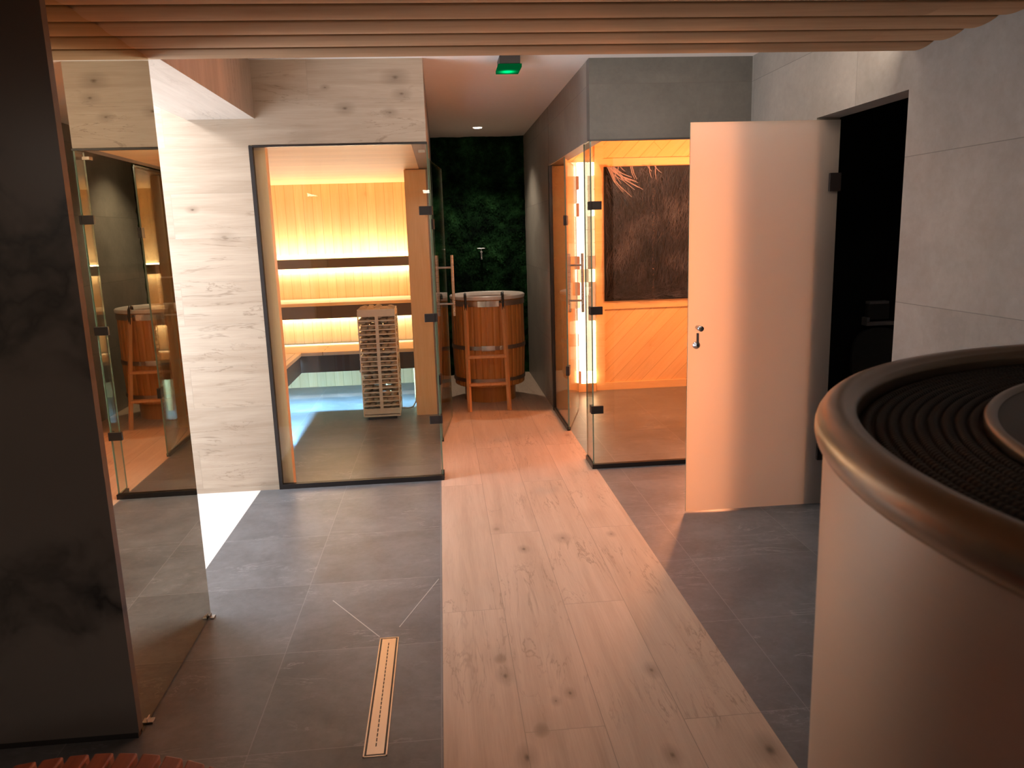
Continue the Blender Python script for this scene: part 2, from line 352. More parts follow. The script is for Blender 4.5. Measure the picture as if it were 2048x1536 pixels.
# salt cabin shell
struct('wall_cabin_header', MB().box(.910, 1.89, 4.712, 4.80, GZ + .005, CZ), M['grey_front_shade'])
struct('wall_corridor_right', MB().box(.910, 1.0, 4.80, 6.45, GZ + .005, CZ).box(.910, 1.050, 6.465, 8.36, 0, CZ), M['grey_wall'])
struct('wall_cabin_end', box(.925, 1.056, 6.45, 6.465, .0, GZ), M['post_wood'])
struct('wall_cabin_left', box(1.050, 1.062, 6.465, 7.17, 0, 2.34), M['sauna_side'])
struct('wall_cabin_back', box(1.05, 2.9, 7.17, 7.23, 0, CZ), M['cabin_diag'])
struct('wall_cabin_right', box(2.75, 2.8, 5.05, 7.17, 0, CZ), M['sauna_side'])
struct('wall_cabin_pier', box(1.802, 1.89, 4.712, 4.80, 0, GZ + .005), M['grey_front_shade'])
struct('wall_cabin_front', MB().box(1.95, 2.01, 4.80, 5.05, 0, CZ).box(2.01, 2.75, 5.03, 5.05, 0, CZ), M['grey_front_shade'])
struct('ceiling_cabin', box(1.0, 2.8, 4.8, 7.17, 2.34, 2.38), M['sauna_ceil'])
# right wall with the doorway
rw = MB().box(1.89, 2.01, -2.6, 3.10, 0, CZ).box(1.89, 2.01, 3.10, 3.872, 2.012, CZ).box(1.89, 2.01, 3.872, 4.80, 0, CZ)
struct('wall_right', rw, M['grey_wall'])
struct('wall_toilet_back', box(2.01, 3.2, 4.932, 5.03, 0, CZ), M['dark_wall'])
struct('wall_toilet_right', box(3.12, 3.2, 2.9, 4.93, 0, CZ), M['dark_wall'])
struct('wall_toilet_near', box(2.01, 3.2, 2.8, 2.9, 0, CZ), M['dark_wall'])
# the room behind the camera
struct('wall_rear', box(-3.1, 1.89, -2.7, -2.6, 0, CZ), M['room'])
struct('wall_left_room', box(-3.2, -3.1, -2.7, 8.6, 0, CZ), M['room'])
struct('wall_far', box(-3.1, -.3, 8.36, 8.6, 0, CZ), M['room'])

# window in the shower bay (daylight)
win = thing('window_1', '', '', (-2.5, 3.85, 1.2)); del win['label'], win['category']; win['kind'] = 'structure'
M['day'] = emis('daylight_window', (.76,.87,1.0), 12)
box(-2.498, -2.49, 3.2, 4.5, .45, 2.0).build('window_pane', M['day'], win)
MB().box(-2.5, -2.47, 3.15, 3.2, .4, 2.05).box(-2.5, -2.47, 4.5, 4.55, .4, 2.05).box(-2.5, -2.47, 3.2, 4.5, 2.0, 2.05).box(-2.5, -2.47, 3.2, 4.5, .4, .45).build('window_frame', M['white'], win)

# ------------------------------------------------------------------ mirror
mr = thing('wall_mirror', 'tall tinted mirror panel standing on floor brackets beside the dark marble pillar', 'mirror', (-1.006, 2.66, 0))
b = MB(); b.add([(a, c, z) for z in (.004, WZ + .004) for a, c in ((-1.010, 2.276), (-.998, 2.276), (-1.005, 3.044), (-1.017, 3.044))], [(0,3,2,1),(4,5,6,7),(0,1,5,4),(2,3,7,6),(1,2,6,5),(0,4,7,3)]); b.build('mirror_glass', [M['mirror']], mr)
for yb in (2.34, 3.03):
    MB().box(-1.0, -.982, yb - .022, yb + .004, 0, .007).box(-1.0, -.997, yb - .022, yb + .004, 0, .018).build('floor_bracket', M['chrome'], mr, bevel=.001)

# ------------------------------------------------------------------ sauna glass front + corner screen
def clamp(mb, cx, cy, z, sx, sy):
    """corner clamp plates, both legs from the corner (cx,cy)"""
    x0, x1 = sorted((cx, cx + sx * .066)); y0, y1 = sorted((cy, cy + sy * .05))
    mb.box(x0, x1, cy - .006, cy + .014, z - .025, z + .025)
    a, b = sorted((cx + .006 * sx, cx - .012 * sx)); mb.box(a, b, cy - .006, y1, z - .025, z + .025)
sg = thing('sauna_glass_screen', 'clear glass sauna front with black floor profile and corner clamps, left of the plank walkway', 'glass screen', (-.53, 4.67, 0))
pane(MB(), 'x', -1.03, -.046, 4.668, .03, GZ).build('front_pane', GM, sg)
pane(MB(), 'y', 4.678, 4.80, -.053, .03, GZ).build('side_pane', GM, sg)
pane(MB(), 'y', 5.58, 6.484, -.053, .03, GZ).build('side_pane', GM, sg)
MB().box(-1.047, -.04, 4.655, 4.688, 0, .03).build('floor_profile', M['black'], sg)
MB().box(-.060, -.038, 4.688, 4.80, 0, .025).build('floor_profile', M['black'], sg)
MB().box(-.060, -.038, 5.58, 6.484, 0, .025).build('floor_profile', M['black'], sg)
MB().box(-1.047, -1.026, 4.655, 4.688, .03, GZ + .004).build('wall_profile', M['black'], sg)
MB().box(-1.026, -.046, 4.656, 4.686, GZ - .004, GZ + .006).build('head_profile', M['black'], sg)
MB().box(-.10, -.062, 4.74, 4.79, 1.975, 1.992).build('head_bracket', M['hoop'], sg)
for z in (1.642, 1.014, .386):
    b = MB(); clamp(b, -.046, 4.668, z, -1, 1); b.build('corner_clamp', M['hinge'], sg, bevel=.002)

def handle(parent, x, z0, z1, half, r=.0115):
    """pair of bars either side of a pane lying in the local YZ plane x=0 (local coords)"""
    h = None
    for s in (-1, 1):
        b = MB().tube([(s*half, x, z0), (s*half, x, z1)], r, 16)
        h = b.build('handle', M['chrome'], parent, local=True)
        if s == -1:
            for zz in (z0 + (z1-z0)*.2, z1 - (z1-z0)*.2): MB().tube([(-half, x, zz), (half, x, zz)], r*.72, 12).build('standoff', M['chrome'], h, local=True)
def swing_door(name, label, loc, rot, width, hx, half, zs, group):
    t = thing(name, label, 'glass door', loc, rot, group)
    MB().box(-.004, .004, .006, width, .012, GZ - .012, mis=[1,1,1,1,0,0]).build('door_pane', GM, t, local=True)
    handle(t, hx, zs[0], zs[1], half)
    for z in (1.575, .47):
        MB().box(-.013, .013, -.035, .05, z - .035, z + .035).build('hinge', M['hinge'], t, local=True, bevel=.002)
    return t
swing_door('glass_door', 'open glass sauna door folded back along the left side of the walkway', (-.048, 5.57, 0), math.radians(-6.3), .77, .67, .064, (.86, 1.34), 'hinged glass doors')
swing_door('glass_door', 'open glass salt cabin door swung inward in front of the glowing salt bricks', (.916, 5.69, 0), math.radians(-15.5), .76, .66, .057, (.84, 1.32), 'hinged glass doors')

# salt cabin screen
cg = thing('cabin_glass_screen', 'clear glass corner of the salt cabin with black clamps, right of the plank walkway', 'glass screen', (.916, 4.72, 0))
pane(MB(), 'x', .914, 1.80, 4.716, .03, GZ).build('front_pane', GM, cg)
pane(MB(), 'y', 4.726, 4.93, .912, .03, GZ).build('side_pane', GM, cg)
pane(MB(), 'y', 5.70, 6.44, .912, .03, GZ).build('side_pane', GM, cg)
MB().box(.905, 1.80, 4.706, 4.735, 0, .03).build('floor_profile', M['black'], cg)
MB().box(.905, .928, 4.735, 4.94, 0, .03).build('floor_profile', M['black'], cg)
MB().box(.905, .928, 5.70, 6.44, 0, .03).build('floor_profile', M['black'], cg)
MB().box(.900, .926, 6.40, 6.45, 0, GZ).build('wall_profile', M['black'], cg)
MB().box(.905, 1.80, 4.708, 4.735, GZ - .003, GZ + .006).build('head_profile', M['black'], cg)
for z in (1.645, 1.012, .385):
    b = MB(); clamp(b, .914, 4.716, z, 1, 1); b.build('corner_clamp', M['hinge'], cg, bevel=.002)

# ------------------------------------------------------------------ sauna interior
def bench(name, label, x0, x1, yf, yb, z, apron_h, group='sauna benches'):
    t = thing(name, label, 'bench', ((x0+x1)/2, (yf+yb)/2, 0), 0, group)
    MB().box(x0, x1, yf, yb, z - .03, z).build('seat', M['bench_wood'], t, bevel=.003)
    MB().box(x0, x1, yf + .012, yf + .03, z - .03 - apron_h, z - .03).build('apron', M['apron'], t)
    n = 3
    for i in range(n):
        xx = x0 + .1 + (x1 - x0 - .25) * i / (n - 1)
        MB().box(xx, xx + .05, yb - .3, yb - .02, z - .12, z - .03).build('support', M['apron'], t)
    return t
lo = bench('sauna_bench', 'lower sauna bench along the back, brightly lit seat above a dark apron', -1.88, -.27, 6.9, 7.48, .516, .15)
for xx in (-1.86, -.56, -.30): MB().box(xx, xx + .04, 7.2, 7.24, 0, .486).build('leg', M['post_wood'], lo)
up = bench('sauna_bench', 'upper sauna bench against the back wall, just below the backrest board', -1.88, -.27, 7.46, 7.985, .905, .12)
MB().box(-1.88, -.27, 7.54, 7.56, .516, .875).build('riser', M['sauna_back'], up)
sd = thing('sauna_bench', 'sauna bench running forward along the left wall of the sauna', 'bench', (-1.58, 5.9, 0), 0, 'sauna benches')
MB().box(-1.89, -1.26, 4.95, 6.895, .486, .516).build('seat', M['bench_wood_y'], sd, bevel=.003)
MB().box(-1.29, -1.272, 4.95, 6.9, .336, .486).build('apron', M['apron'], sd)
for yy in (5.1, 6.3): MB().box(-1.75, -1.70, yy, yy + .05, 0, .486).build('leg', M['post_wood'], sd)
bk = thing('backrest_board', 'dark backrest board with light strips above and below on the sauna wall', 'backrest', (-1.05, 7.93, 1.2))
MB().box(-1.86, -.28, 7.925, 7.945, 1.212, 1.301).build('board', M['apron'], bk)
M['led'] = emis('led_strip', (1.0,.86,.60), 14)
for z in (1.216, 1.288): MB().box(-1.85, -.29, 7.946, 7.952, z, z + .009).build('light_strip', M['led'], bk)
for xx in (-1.7, -1.05, -.45): MB().box(xx, xx + .03, 7.952, 8.0, 1.235, 1.275).build('bracket', M['apron'], bk)

# stove tower
st = thing('sauna_stove', 'tall steel cage stove packed with stones standing on the sauna floor', 'sauna stove', (-.543, 6.52, 0))
sx0, sx1, sy0, sy1 = -.693, -.394, 6.385, 6.665
def ringbox(mb, z, h, t=.004, g=0):
    mb.box(sx0-g, sx1+g, sy0-g, sy0-g+t, z, z+h).box(sx0-g, sx1+g, sy1+g-t, sy1+g, z, z+h).box(sx0-g, sx0-g+t, sy0, sy1, z, z+h).box(sx1+g-t, sx1+g, sy0, sy1, z, z+h)
b = MB(); ringbox(b, .025, .072); b.box(sx0, sx1, sy0, sy1, .04, .05); b.build('base_band', M['basket'], st, bevel=.002)
MB().box(sx0 + .03, sx1 - .03, sy0 + .02, sy1 - .02, 0, .025).build('foot', M['black'], st)
b = MB(); ringbox(b, .862, .06, g=.002); b.build('top_band', M['basket'], st, bevel=.002)
for i in range(20):
    b = MB(); z = .118 + i * .0372; ringbox(b, z, .009, t=.012, g=.004); b.build('cage_ring', M['basket'], st)
b = MB()
for (xa, ya) in ((sx0, sy0), (sx1, sy0), (sx0, sy1), (sx1, sy1)): b.tube([(xa, ya, .03), (xa, ya, .9)], .005, 8)
b.box((sx0+sx1)/2 - .013, (sx0+sx1)/2 + .013, sy0 - .006, sy0 - .002, .09, .87)
b.build('strap', M['basket'], st)
stone_m = plain('sauna_stone', (.46,.38,.29), .85, var=.35, scale=14)
def stone_geo(seed, r):
    bm = bmesh.new(); bmesh.ops.create_icosphere(bm, subdivisions=2, radius=1)
    random.seed(seed); a = [random.uniform(.75, 1.15) for _ in range(3)]
    vs = []
    for v in bm.verts:
        d = 1 + .28 * noise.noise(v.co * 1.3 + Vector((seed * 3.1, 0, 0)))
        vs.append(Vector((v.co.x * a[0] * 1.15, v.co.y * a[1], v.co.z * a[2] * .72)) * d * r)
    fs = [tuple(v.index for v in f.verts) for f in bm.faces]; bm.free(); return vs, fs
geos = [stone_geo(s, 1) for s in range(6)]
smesh = []
for g in geos:
    me = bpy.data.meshes.new('stone'); me.from_pydata([tuple(v) for v in g[0]], [], g[1]); me.materials.append(stone_m)
    for q in me.polygons: q.use_smooth = True
    smesh.append(me)
random.seed(3); cnt = 0
rows = 16
for i in range(rows):
    z = .115 + i * .0505
    for j in range(5):
        o = bpy.data.objects.new('stone', smesh[(i * 3 + j) % 6]); C.objects.link(o); o.parent = st
        xx = sx0 + .036 + j * .0565 + random.uniform(-.006, .006) + (.01 if i % 2 else -.01)
        o.location = (xx + .543, sy0 + .043 + random.uniform(-.004, .006) - 6.52, z)
        o.rotation_euler = (random.uniform(-.3,.3), random.uniform(-.4,.4), random.uniform(0, 6)); s = random.uniform(.03, .037); o.scale = (s, s, s); cnt += 1
for i in range(20):
    o = bpy.data.objects.new('stone', smesh[i % 6]); C.objects.link(o); o.parent = st
    o.location = (sx0 + .04 + (i % 5) * .055 + .543, sy0 + .045 + (i // 5) * .062 - 6.52, .905 + random.uniform(-.008, .012))
    o.rotation_euler = (random.uniform(-.3,.3), random.uniform(-.4,.4), random.uniform(0, 6)); s = random.uniform(.034, .042); o.scale = (s, s, s)
b = MB()
for i in range(rows):
    for (gx, gy) in [(0, k) for k in range(1, 4)] + [(4, k) for k in range(1, 4)] + [(k, 3.7) for k in range(5)]:
        g = geos[random.randrange(6)]; s = random.uniform(.03, .037); c = Vector((sx0 + .037 + gx * .0565, sy0 + .045 + gy * .057, .115 + i * .0505 + random.uniform(-.01, .01)))
        R = Matrix.Rotation(random.uniform(0, 6), 3, 'Z')
        b.add([c + R @ v * s for v in g[0]], g[1], 0, True)
b.build('stones_inside', stone_m, st, kind='stuff')
MB().tube([(-.40, 6.60, .05), (-.34, 6.62, .035), (-.30, 6.70, .03), (-.275, 6.78, .06), (-.268, 6.82, .13), (-.262, 6.83, .19)], .006, 8).build('power_cable', M['cable'], st)

# ------------------------------------------------------------------ salt cabin interior
panel = thing('salt_brick_panel', 'glowing orange salt brick column on the cabin back wall', 'salt lamp', (1.24, 7.15, 0))
random.seed(21)
salt = {k: emis('salt_' + k, c, s) for k, (c, s) in dict(white=((1,.80,.52), 3.2), amber=((1,.58,.30), 1.7), orange=((1,.40,.18), 1.1), deep=((1,.26,.10), .7), base=((1,.6,.3), 11)).items()}
rows = 17; h = (2.10 - .08) / rows
for i in range(rows):
    cuts = random.choice([[1.064, 1.20, 1.27, 1.35, 1.412], [1.064, 1.27, 1.345, 1.412], [1.064, 1.22, 1.345, 1.412], [1.064, 1.25, 1.35, 1.412]])
    for a, c in zip(cuts[:-1], cuts[1:]):
        mid = (a + c) / 2
        if 1.26 < mid < 1.35: key = random.choice(['white', 'white', 'white', 'amber'])
        elif mid > 1.35: key = random.choice(['white', 'amber', 'amber', 'orange', 'orange'])
        else: key = random.choice(['amber', 'orange', 'orange', 'deep'])
        if i == rows - 1 and mid > 1.2: key = 'white'
        if i == 0 and mid > 1.2: key = 'base'
        MB().box(a + .001, c - .001, 7.10 + random.uniform(0, .008), 7.168, .08 + i * h + .001, .08 + (i + 1) * h - .001).build('salt_brick', salt[key], panel, bevel=.005)
MB().box(1.064, 1.412, 7.11, 7.168, 0, .08).build('plinth', M['cabin_trim'], panel)
# flat boards round the twig panel
struct('trim_2', MB().box(1.425, 1.505, 7.15, 7.17, 0, 2.34).box(1.505, 2.74, 7.15, 7.17, .77, .845).box(1.505, 2.74, 7.15, 7.17, 2.058, 2.13).box(1.505, 2.74, 7.15, 7.17, 0, .07), M['cabin_trim'])
tp = thing('brushwood_panel', 'dark panel of dense brown twigs on the orange lit cabin wall', 'twig panel', (1.95, 7.14, .85))
bark = plain('panel_backing', (.006,.004,.005), .9)
MB().box(1.507, 2.45, 7.13, 7.168, .847, 2.056).build('backing', bark, tp)
k = N('twig_bark'); co = k.n('ShaderNodeTexCoord').outputs['Object']
twm = k.bsdf(k.ramp(k.noise(co, 3.2, 5), [(.40, (.004,.003,.005)), (.52, (.030,.030,.045)), (.68, (.13,.14,.20))]), .7)
random.seed(11); b = MB()
def twig(p, ang, L, r, curl):
    pts = []; x, z = p[0], p[1]; yv = random.uniform(7.085, 7.125); a = ang
    n = 5
    for i in range(n):
        if not (1.512 < x < 2.445 and .852 < z < 2.05): break
        pts.append((x, yv, z)); x += math.sin(a) * L / n; z -= math.cos(a) * L / n; a += curl / n; yv += random.uniform(-.006, .006)
    if len(pts) > 1: b.tube(pts, [r * (1 - .7 * i / n) for i in range(len(pts))], 3, cap=False)
for i in range(2600):
    x = random.uniform(1.5, 2.45); z = random.uniform(.95, 2.06)
    a = random.gauss(0, .32) + (.35 if x < 1.75 and z > 1.7 else -.1)
    twig((x, z), a, random.uniform(.12, .42), random.uniform(.0012, .0026), random.gauss(0, .5))
for i in range(260):                                        # twigs curling along the foot of the panel
    twig((random.uniform(1.5, 2.4), random.uniform(.86, .98)), PI/2 + random.gauss(0, .3), random.uniform(.2, .4), .0016, random.gauss(0, .4))
b.build('twigs', twm, tp, kind='stuff')
b = MB(); random.seed(5)
for i in range(26):
    x0 = random.uniform(1.52, 1.58) if i < 18 else random.uniform(1.62, 1.98); a = random.uniform(.15, 1.0) if i < 18 else random.uniform(-.3, .7)
    L = random.uniform(.12, .36) if i < 18 else random.uniform(.06, .14)
    b.tube([(x0, 7.075, 2.05), (x0 + math.sin(a) * L * .5, 7.065, 2.05 - math.cos(a) * L * .5), (x0 + math.sin(a + .15) * L, 7.072, 2.05 - math.cos(a + .15) * L)], [.0045, .004, .002], 5)
b.build('pale_branches', plain('pale_branch', (.30,.27,.33), .6), tp, kind='stuff')

# ------------------------------------------------------------------ corridor end: moss, taps, tub, ladder
random.seed(31); b = MB(); nx, nz = 60, 90
vs = []
for i in range(nx + 1):
    for j in range(nz + 1):
        x = -.05 + .96 * i / nx; z = CZ * j / nz
        d = .03 + .035 * noise.fractal(Vector((x * 9, z * 9, 0)), .8, 2, 3)
        vs.append((x, 8.355 - max(.003, d), z))
b.add(vs, [(i*(nz+1)+j, (i+1)*(nz+1)+j, (i+1)*(nz+1)+j+1, i*(nz+1)+j+1) for i in range(nx) for j in range(nz)], 0, True)
for i in range(9000):
    x = random.uniform(-.03, .89); z = random.uniform(.5, CZ - .02); y = 8.355 - .03 - .035 * noise.fractal(Vector((x * 9, z * 9, 0)), .8, 2, 3) - random.uniform(0, .02)
    s = random.uniform(.008, .024); a = random.uniform(0, 2*PI); u = Vector((math.cos(a), random.uniform(-.6,.2), math.sin(a))).normalized(); w = u.cross(Vector((0,-1,0))).normalized() * .4
    p0 = Vector((x, y, z)); t = p0 + u * s
    t.y = min(t.y, 8.35)
    b.add([p0, p0 + u * s * .5 + w * s, t, p0 + u * s * .5 - w * s], [(0,1,2,3)], 0)
k = N('moss_green'); co = k.n('ShaderNodeTexCoord').outputs['Object']
mossm = k.bsdf(k.ramp(k.noise(co, 5, 6, .7), [(.38, (.002,.005,.003)), (.54, (.007,.026,.009)), (.72, (.025,.085,.028))]), 1.0, Specular_IOR_Level=.05)
tag(b.build('moss', mossm), 'dark green moss covering the whole end wall of the corridor', 'moss', kind='stuff')

tap = thing('wall_tap', 'small chrome tap on the green moss wall above the wooden tub', 'tap', (.428, 8.28, 1.29))
MB().tube([(.428, 8.345, 1.31), (.428, 8.22, 1.31)], .012, 12).build('body', M['chrome'], tap)
MB().tube([(.428, 8.225, 1.31), (.428, 8.215, 1.28), (.428, 8.21, 1.235)], .010, 12).build('spout', M['chrome'], tap)
MB().tube([(.388, 8.24, 1.348), (.468, 8.24, 1.348)], .006, 10).tube([(.428, 8.24, 1.31), (.428, 8.24, 1.348)], .006, 10).build('lever', M['chrome'], tap)

TX, TY, TR = .405, 7.08, .332
tub = thing('wooden_tub', 'tall round wooden plunge tub with metal hoops in front of the moss wall', 'tub', (TX, TY, 0))
b = MB(); ns = 34; n = ns * 4
prof = [(0, .15), (TR-.02, .15), (TR-.012, .16), (TR, .5), (TR-.004, .93), (TR-.03, .93)]
vs = []
for r, z in prof[1:]:
    for q in range(n):
        t = 2*PI*q/n; rr = r - (.006 if q % 4 == 0 else 0); vs.append((TX + rr*math.cos(t), TY + rr*math.sin(t), z))
fs = [(i*n+q, i*n+(q+1)%n, (i+1)*n+(q+1)%n, (i+1)*n+q) for i in range(len(prof)-2) for q in range(n)]
b.add(vs, fs, 0, False); b.add(vs[:n], [tuple(range(n))[::-1]], 0)
b.build('stave_body', M['tub'], tub)
b = MB().lathe([(.235, 0), (.235, .15)], TX, TY, 48); b.disc(.235, .149, TX, TY, 48); b.build('base', M['tub'], tub)
def hoop(z, h, m, r=TR): MB().lathe([(r-.004, z), (r+.004, z), (r+.004, z+h), (r-.004, z+h)], TX, TY, 72, close=True, smooth=False).build('hoop', m, tub)
hoop(.49, .035, M['hoop'], TR + .001); hoop(.20, .03, M['hoop'], TR - .006); hoop(.875, .045, M['hoop'])
def clasp(z, h, t0, t1, r):
    vs = []; m = 8
    for rr in (r, r + .006):
        for zz in (z, z + h):
            for q in range(m + 1):
                t = math.radians(t0 + (t1 - t0) * q / m); vs.append((TX + rr*math.cos(t), TY + rr*math.sin(t), zz))
    w = m + 1; fs = []
    for q in range(m): fs += [(2*w+q, 2*w+q+1, 3*w+q+1, 3*w+q), (q+1, q, w+q, w+q+1), (w+q, w+q+1, 3*w+q+1, 3*w+q), (q+1, q, 2*w+q, 2*w+q+1)]
    fs += [(0, w, 3*w, 2*w), (m, 2*w+m, 3*w+m, w+m)]
    MB().add(vs, [f[::-1] for f in fs]).build('clasp', M['plate'], tub)
clasp(.485, .045, 256, 276, TR + .002); clasp(.49, .035, 283, 286, TR + .002); clasp(.872, .05, 252, 288, TR)
MB().lathe([(TR+.006, .93), (TR+.010, .955), (TR-.0, .964), (TR-.02, .955), (TR-.03, .7), (TR-.035, .3)], TX, TY, 72).disc(TR-.034, .45, TX, TY, 72).build('liner', M['tub_liner'], tub)
MB().lathe([(0, .0), (.028, .0), (.028, .012), (.0, .014)], 0, 0, 20).build('liner_fitting', M['plate'], tub, local=True)
f = [o for o in tub.children if o.name.startswith('liner_fitting')][0]; f.location = (.05, TR - .045, .88); f.rotation_euler = (PI/2, 0, 0)

ld = thing('tub_ladder', 'two rung wooden ladder hooked over the rim of the round tub', 'ladder', (.37, 6.6, 0))
yb_, yt_ = 6.50, 6.735
def rail(xb, xt): MB().tube([(xb, yb_, 0), (xt, yt_, .90)], .019, 4, smooth=False).build('side_rail', M['ladder'], ld)
rail(.190, .196); rail(.532, .520)
for z in (.225, .455):
    yy = yb_ + (yt_ - yb_) * z / .9; MB().box(.198, .522, yy - .02, yy + .03, z - .011, z + .011).build('rung', M['ladder'], ld, bevel=.003)
for xx in (.196, .520):
    MB().tube([(xx, yt_ - .022, .80), (xx, yt_ - .012, .90), (xx, yt_ + .0, .965), (xx, yt_ + .03, .992), (xx, yt_ + .07, .985), (xx, yt_ + .082, .95)], .011, 12).build('hook', M['black'], ld)

# ------------------------------------------------------------------ drain
dr = thing('floor_drain', 'long narrow steel shower drain set in the grey floor tiles', 'drain', (-.262, 2.41, 0))
dx0, dx1, dy0, dy1 = -.297, -.226, 2.062, 2.752
MB().box(dx0, dx0+.004, dy0, dy1, -.004, .002).box(dx1-.004, dx1, dy0, dy1, -.004, .002).box(dx0, dx1, dy0, dy0+.004, -.004, .002).box(dx0, dx1, dy1-.004, dy1, -.004, .002).build('frame', M['drain'], dr)
MB().box(dx0+.004, dx1-.004, dy0+.004, dy1-.004, .0001, .0006).build('channel', M['black'], dr)
b = MB(); gx0, gx1, gy0, gy1 = dx0+.010, dx1-.010, dy0+.010, dy1-.010; cx = (gx0+gx1)/2
b.box(gx0, cx-.0018, gy0, gy1, .0006, .002).box(cx+.0018, gx1, gy0, gy1, .0006, .002).box(cx-.0018, cx+.0018, gy0, gy0+.03, .0006, .002).box(cx-.0018, cx+.0018, gy1-.03, gy1, .0006, .002)
n = 26; L = (gy1-gy0-.06)/n
for i in range(n): b.box(cx-.0018, cx+.0018, gy0+.03+i*L, gy0+.03+i*L+L*.22, .0006, .002)
b.build('grate', M['drain'], dr)

# ------------------------------------------------------------------ frosted door
fd = thing('frosted_door', 'open frosted glass door lit orange on its left half, standing in front of the salt cabin', 'door', (2.0, 3.856, 0), 0)
MB().box(1.242, 2.004, 3.852, 3.860, .008, 2.0, mis=[1,1,0,2,1,1]).build('door_pane', [M['frost'], M['glass_edge'], M['glass']], fd)
for z in (1.70, .30): MB().box(1.955, 2.015, 3.838, 3.871, z - .045, z + .045).build('hinge', M['hinge'], fd, bevel=.002)
MB().lathe([(0,0), (.012,0), (.014,.03), (.014,.06), (0,.06)], 0, 0, 20).build('knob', M['chrome'], fd, local=True)
MB().lathe([(0,0), (.019,0), (.019,.012), (.008,.014), (.008,.03), (0,.03)], 0, 0, 20).box(-.006, .006, -.065, -.0, .022, .030).build('thumb_turn', M['chrome'], fd, local=True)
for nm, x, z in (('knob', 1.292, .995), ('thumb_turn', 1.285, .905)):
    o = [c for c in fd.children if c.name.startswith(nm)][0]; o.location = (x - 2.0, 3.852 - 3.856, z); o.rotation_euler = (PI/2, 0, 0) if nm == 'knob' else (PI/2, 0, 0)
    if nm == 'thumb_turn': o.rotation_euler = (PI/2, 0, 0); o.scale = (1, -1, 1)
# ------------------------------------------------------------------ toilet room things
wcx, wy = 2.87, 4.93
to = thing('toilet', 'dim toilet with raised lid in the dark room beyond the frosted door', 'toilet', (wcx, 4.7, 0))
def oval(rx, rz, n=40, p=2.6):
    out = []
    for q in range(n):
        t = 2*PI*q/n; c, s = math.cos(t), math.sin(t)
        out.append((rx * math.copysign(abs(c)**(2/p), c), rz * math.copysign(abs(s)**(2/p), s)))
    return out
b = MB(); ov = oval(.18, .21); n = len(ov)
b.add([(wcx+x, wy-.06, .60+z) for x, z in ov] + [(wcx+x, wy-.035, .60+z) for x, z in ov], [tuple(range(n))[::-1], tuple(range(n, 2*n))] + [(q, (q+1)%n, n+(q+1)%n, n+q) for q in range(n)])
b.build('lid', M['ceramic'], to)
b = MB(); vs = []
for (rx, ry, zz) in ((.10,.16,.12), (.14,.22,.25), (.18,.25,.37), (.18,.25,.40)):
    vs += [(wcx+x, 4.66+y, zz) for x, y in oval(rx, ry)]
b.add(vs, [(i*n+q, i*n+(q+1)%n, (i+1)*n+(q+1)%n, (i+1)*n+q) for i in range(3) for q in range(n)] + [tuple(range(n))[::-1], tuple(range(3*n, 4*n))], 0, True)
b.box(wcx-.10, wcx+.10, 4.8, 4.93, .1, .36)
b.build('bowl', M['ceramic'], to)
pd = thing('paper_dispenser', 'pale dispenser with a tray on the dark toilet room wall', 'dispenser', (wcx, 4.9, .9))
MB().box(wcx-.095, wcx+.10, 4.86, 4.93, .825, .85).box(wcx-.095, wcx-.075, 4.86, 4.93, .85, .88).build('tray', M['paper'], pd, bevel=.003)
MB().box(wcx-.08, wcx+.07, 4.875, 4.93, .862, .965).build('cover', M['ceramic'], pd, bevel=.01)
MB().box(wcx-.075, wcx+.06, 4.872, 4.93, .965, .985).build('top_edge', M['paper'], pd, bevel=.004)

# ------------------------------------------------------------------ steel drum
DX, DY = 1.11, .60
dm = thing('steel_drum', 'large round brushed steel drum with rolled rim and ribbed black top at right', 'drum', (DX, DY, 0))
MB().lathe([(.70, 0), (.71, .01), (.71, 1.236)], DX, DY, 160).build('drum_body', M['drum'], dm)
rimp = [(.708, 1.230)]
for q in range(13):
    t = math.radians(-55 + 190 * q / 12); rimp.append((.696 + .026 * math.cos(t), 1.250 + .026 * math.sin(t)))
rimp += [(.674, 1.268), (.672, 1.256), (.672, 1.235)]
MB().lathe(rimp, DX, DY, 200).build('rolled_rim', M['rim'], dm)
pr = [(.672, 1.238)]
r = .668
while r > .535:
    for q in range(7):
        t = PI * q / 6; pr.append((r - .0075 + .0065 * math.cos(t), 1.240 + .0065 * math.sin(t)))
    r -= .0155
pr.append((.526, 1.240))
k = N('ribbed_black'); co = k.n('ShaderNodeTexCoord').outputs['Object']
s3 = k.n('ShaderNodeSeparateXYZ', {0: co}); ang = k.m('ARCTAN2', s3.outputs[1], s3.outputs[0])
wv = k.m('SINE', k.m('MULTIPLY', ang, 420.0))
rib = k.bsdf(k.mix(k.m('MULTIPLY', k.m('ADD', wv, 1.0), .5), (.008,.007,.006), (.02,.017,.015)), .6, bump=wv, bstr=.4, bdist=.002, Specular_IOR_Level=.25)
MB().lathe(pr, DX, DY, 240).build('ribbed_top', rib, dm)
MB().lathe([(.526, 1.236), (.528, 1.252), (.524, 1.258), (.517, 1.258), (.512, 1.253)], DX, DY, 160).build('inner_ring', M['rim'], dm)
k = N('black_disc'); co = k.n('ShaderNodeTexCoord').outputs['Object']
disc = k.bsdf(k.mix(k.noise(co, 220, 2), (.012,.011,.011), (.05,.045,.04)), .45)
b = MB(); b.disc(.513, 1.2525, DX, DY, 96); b.build('centre_disc', disc, dm)

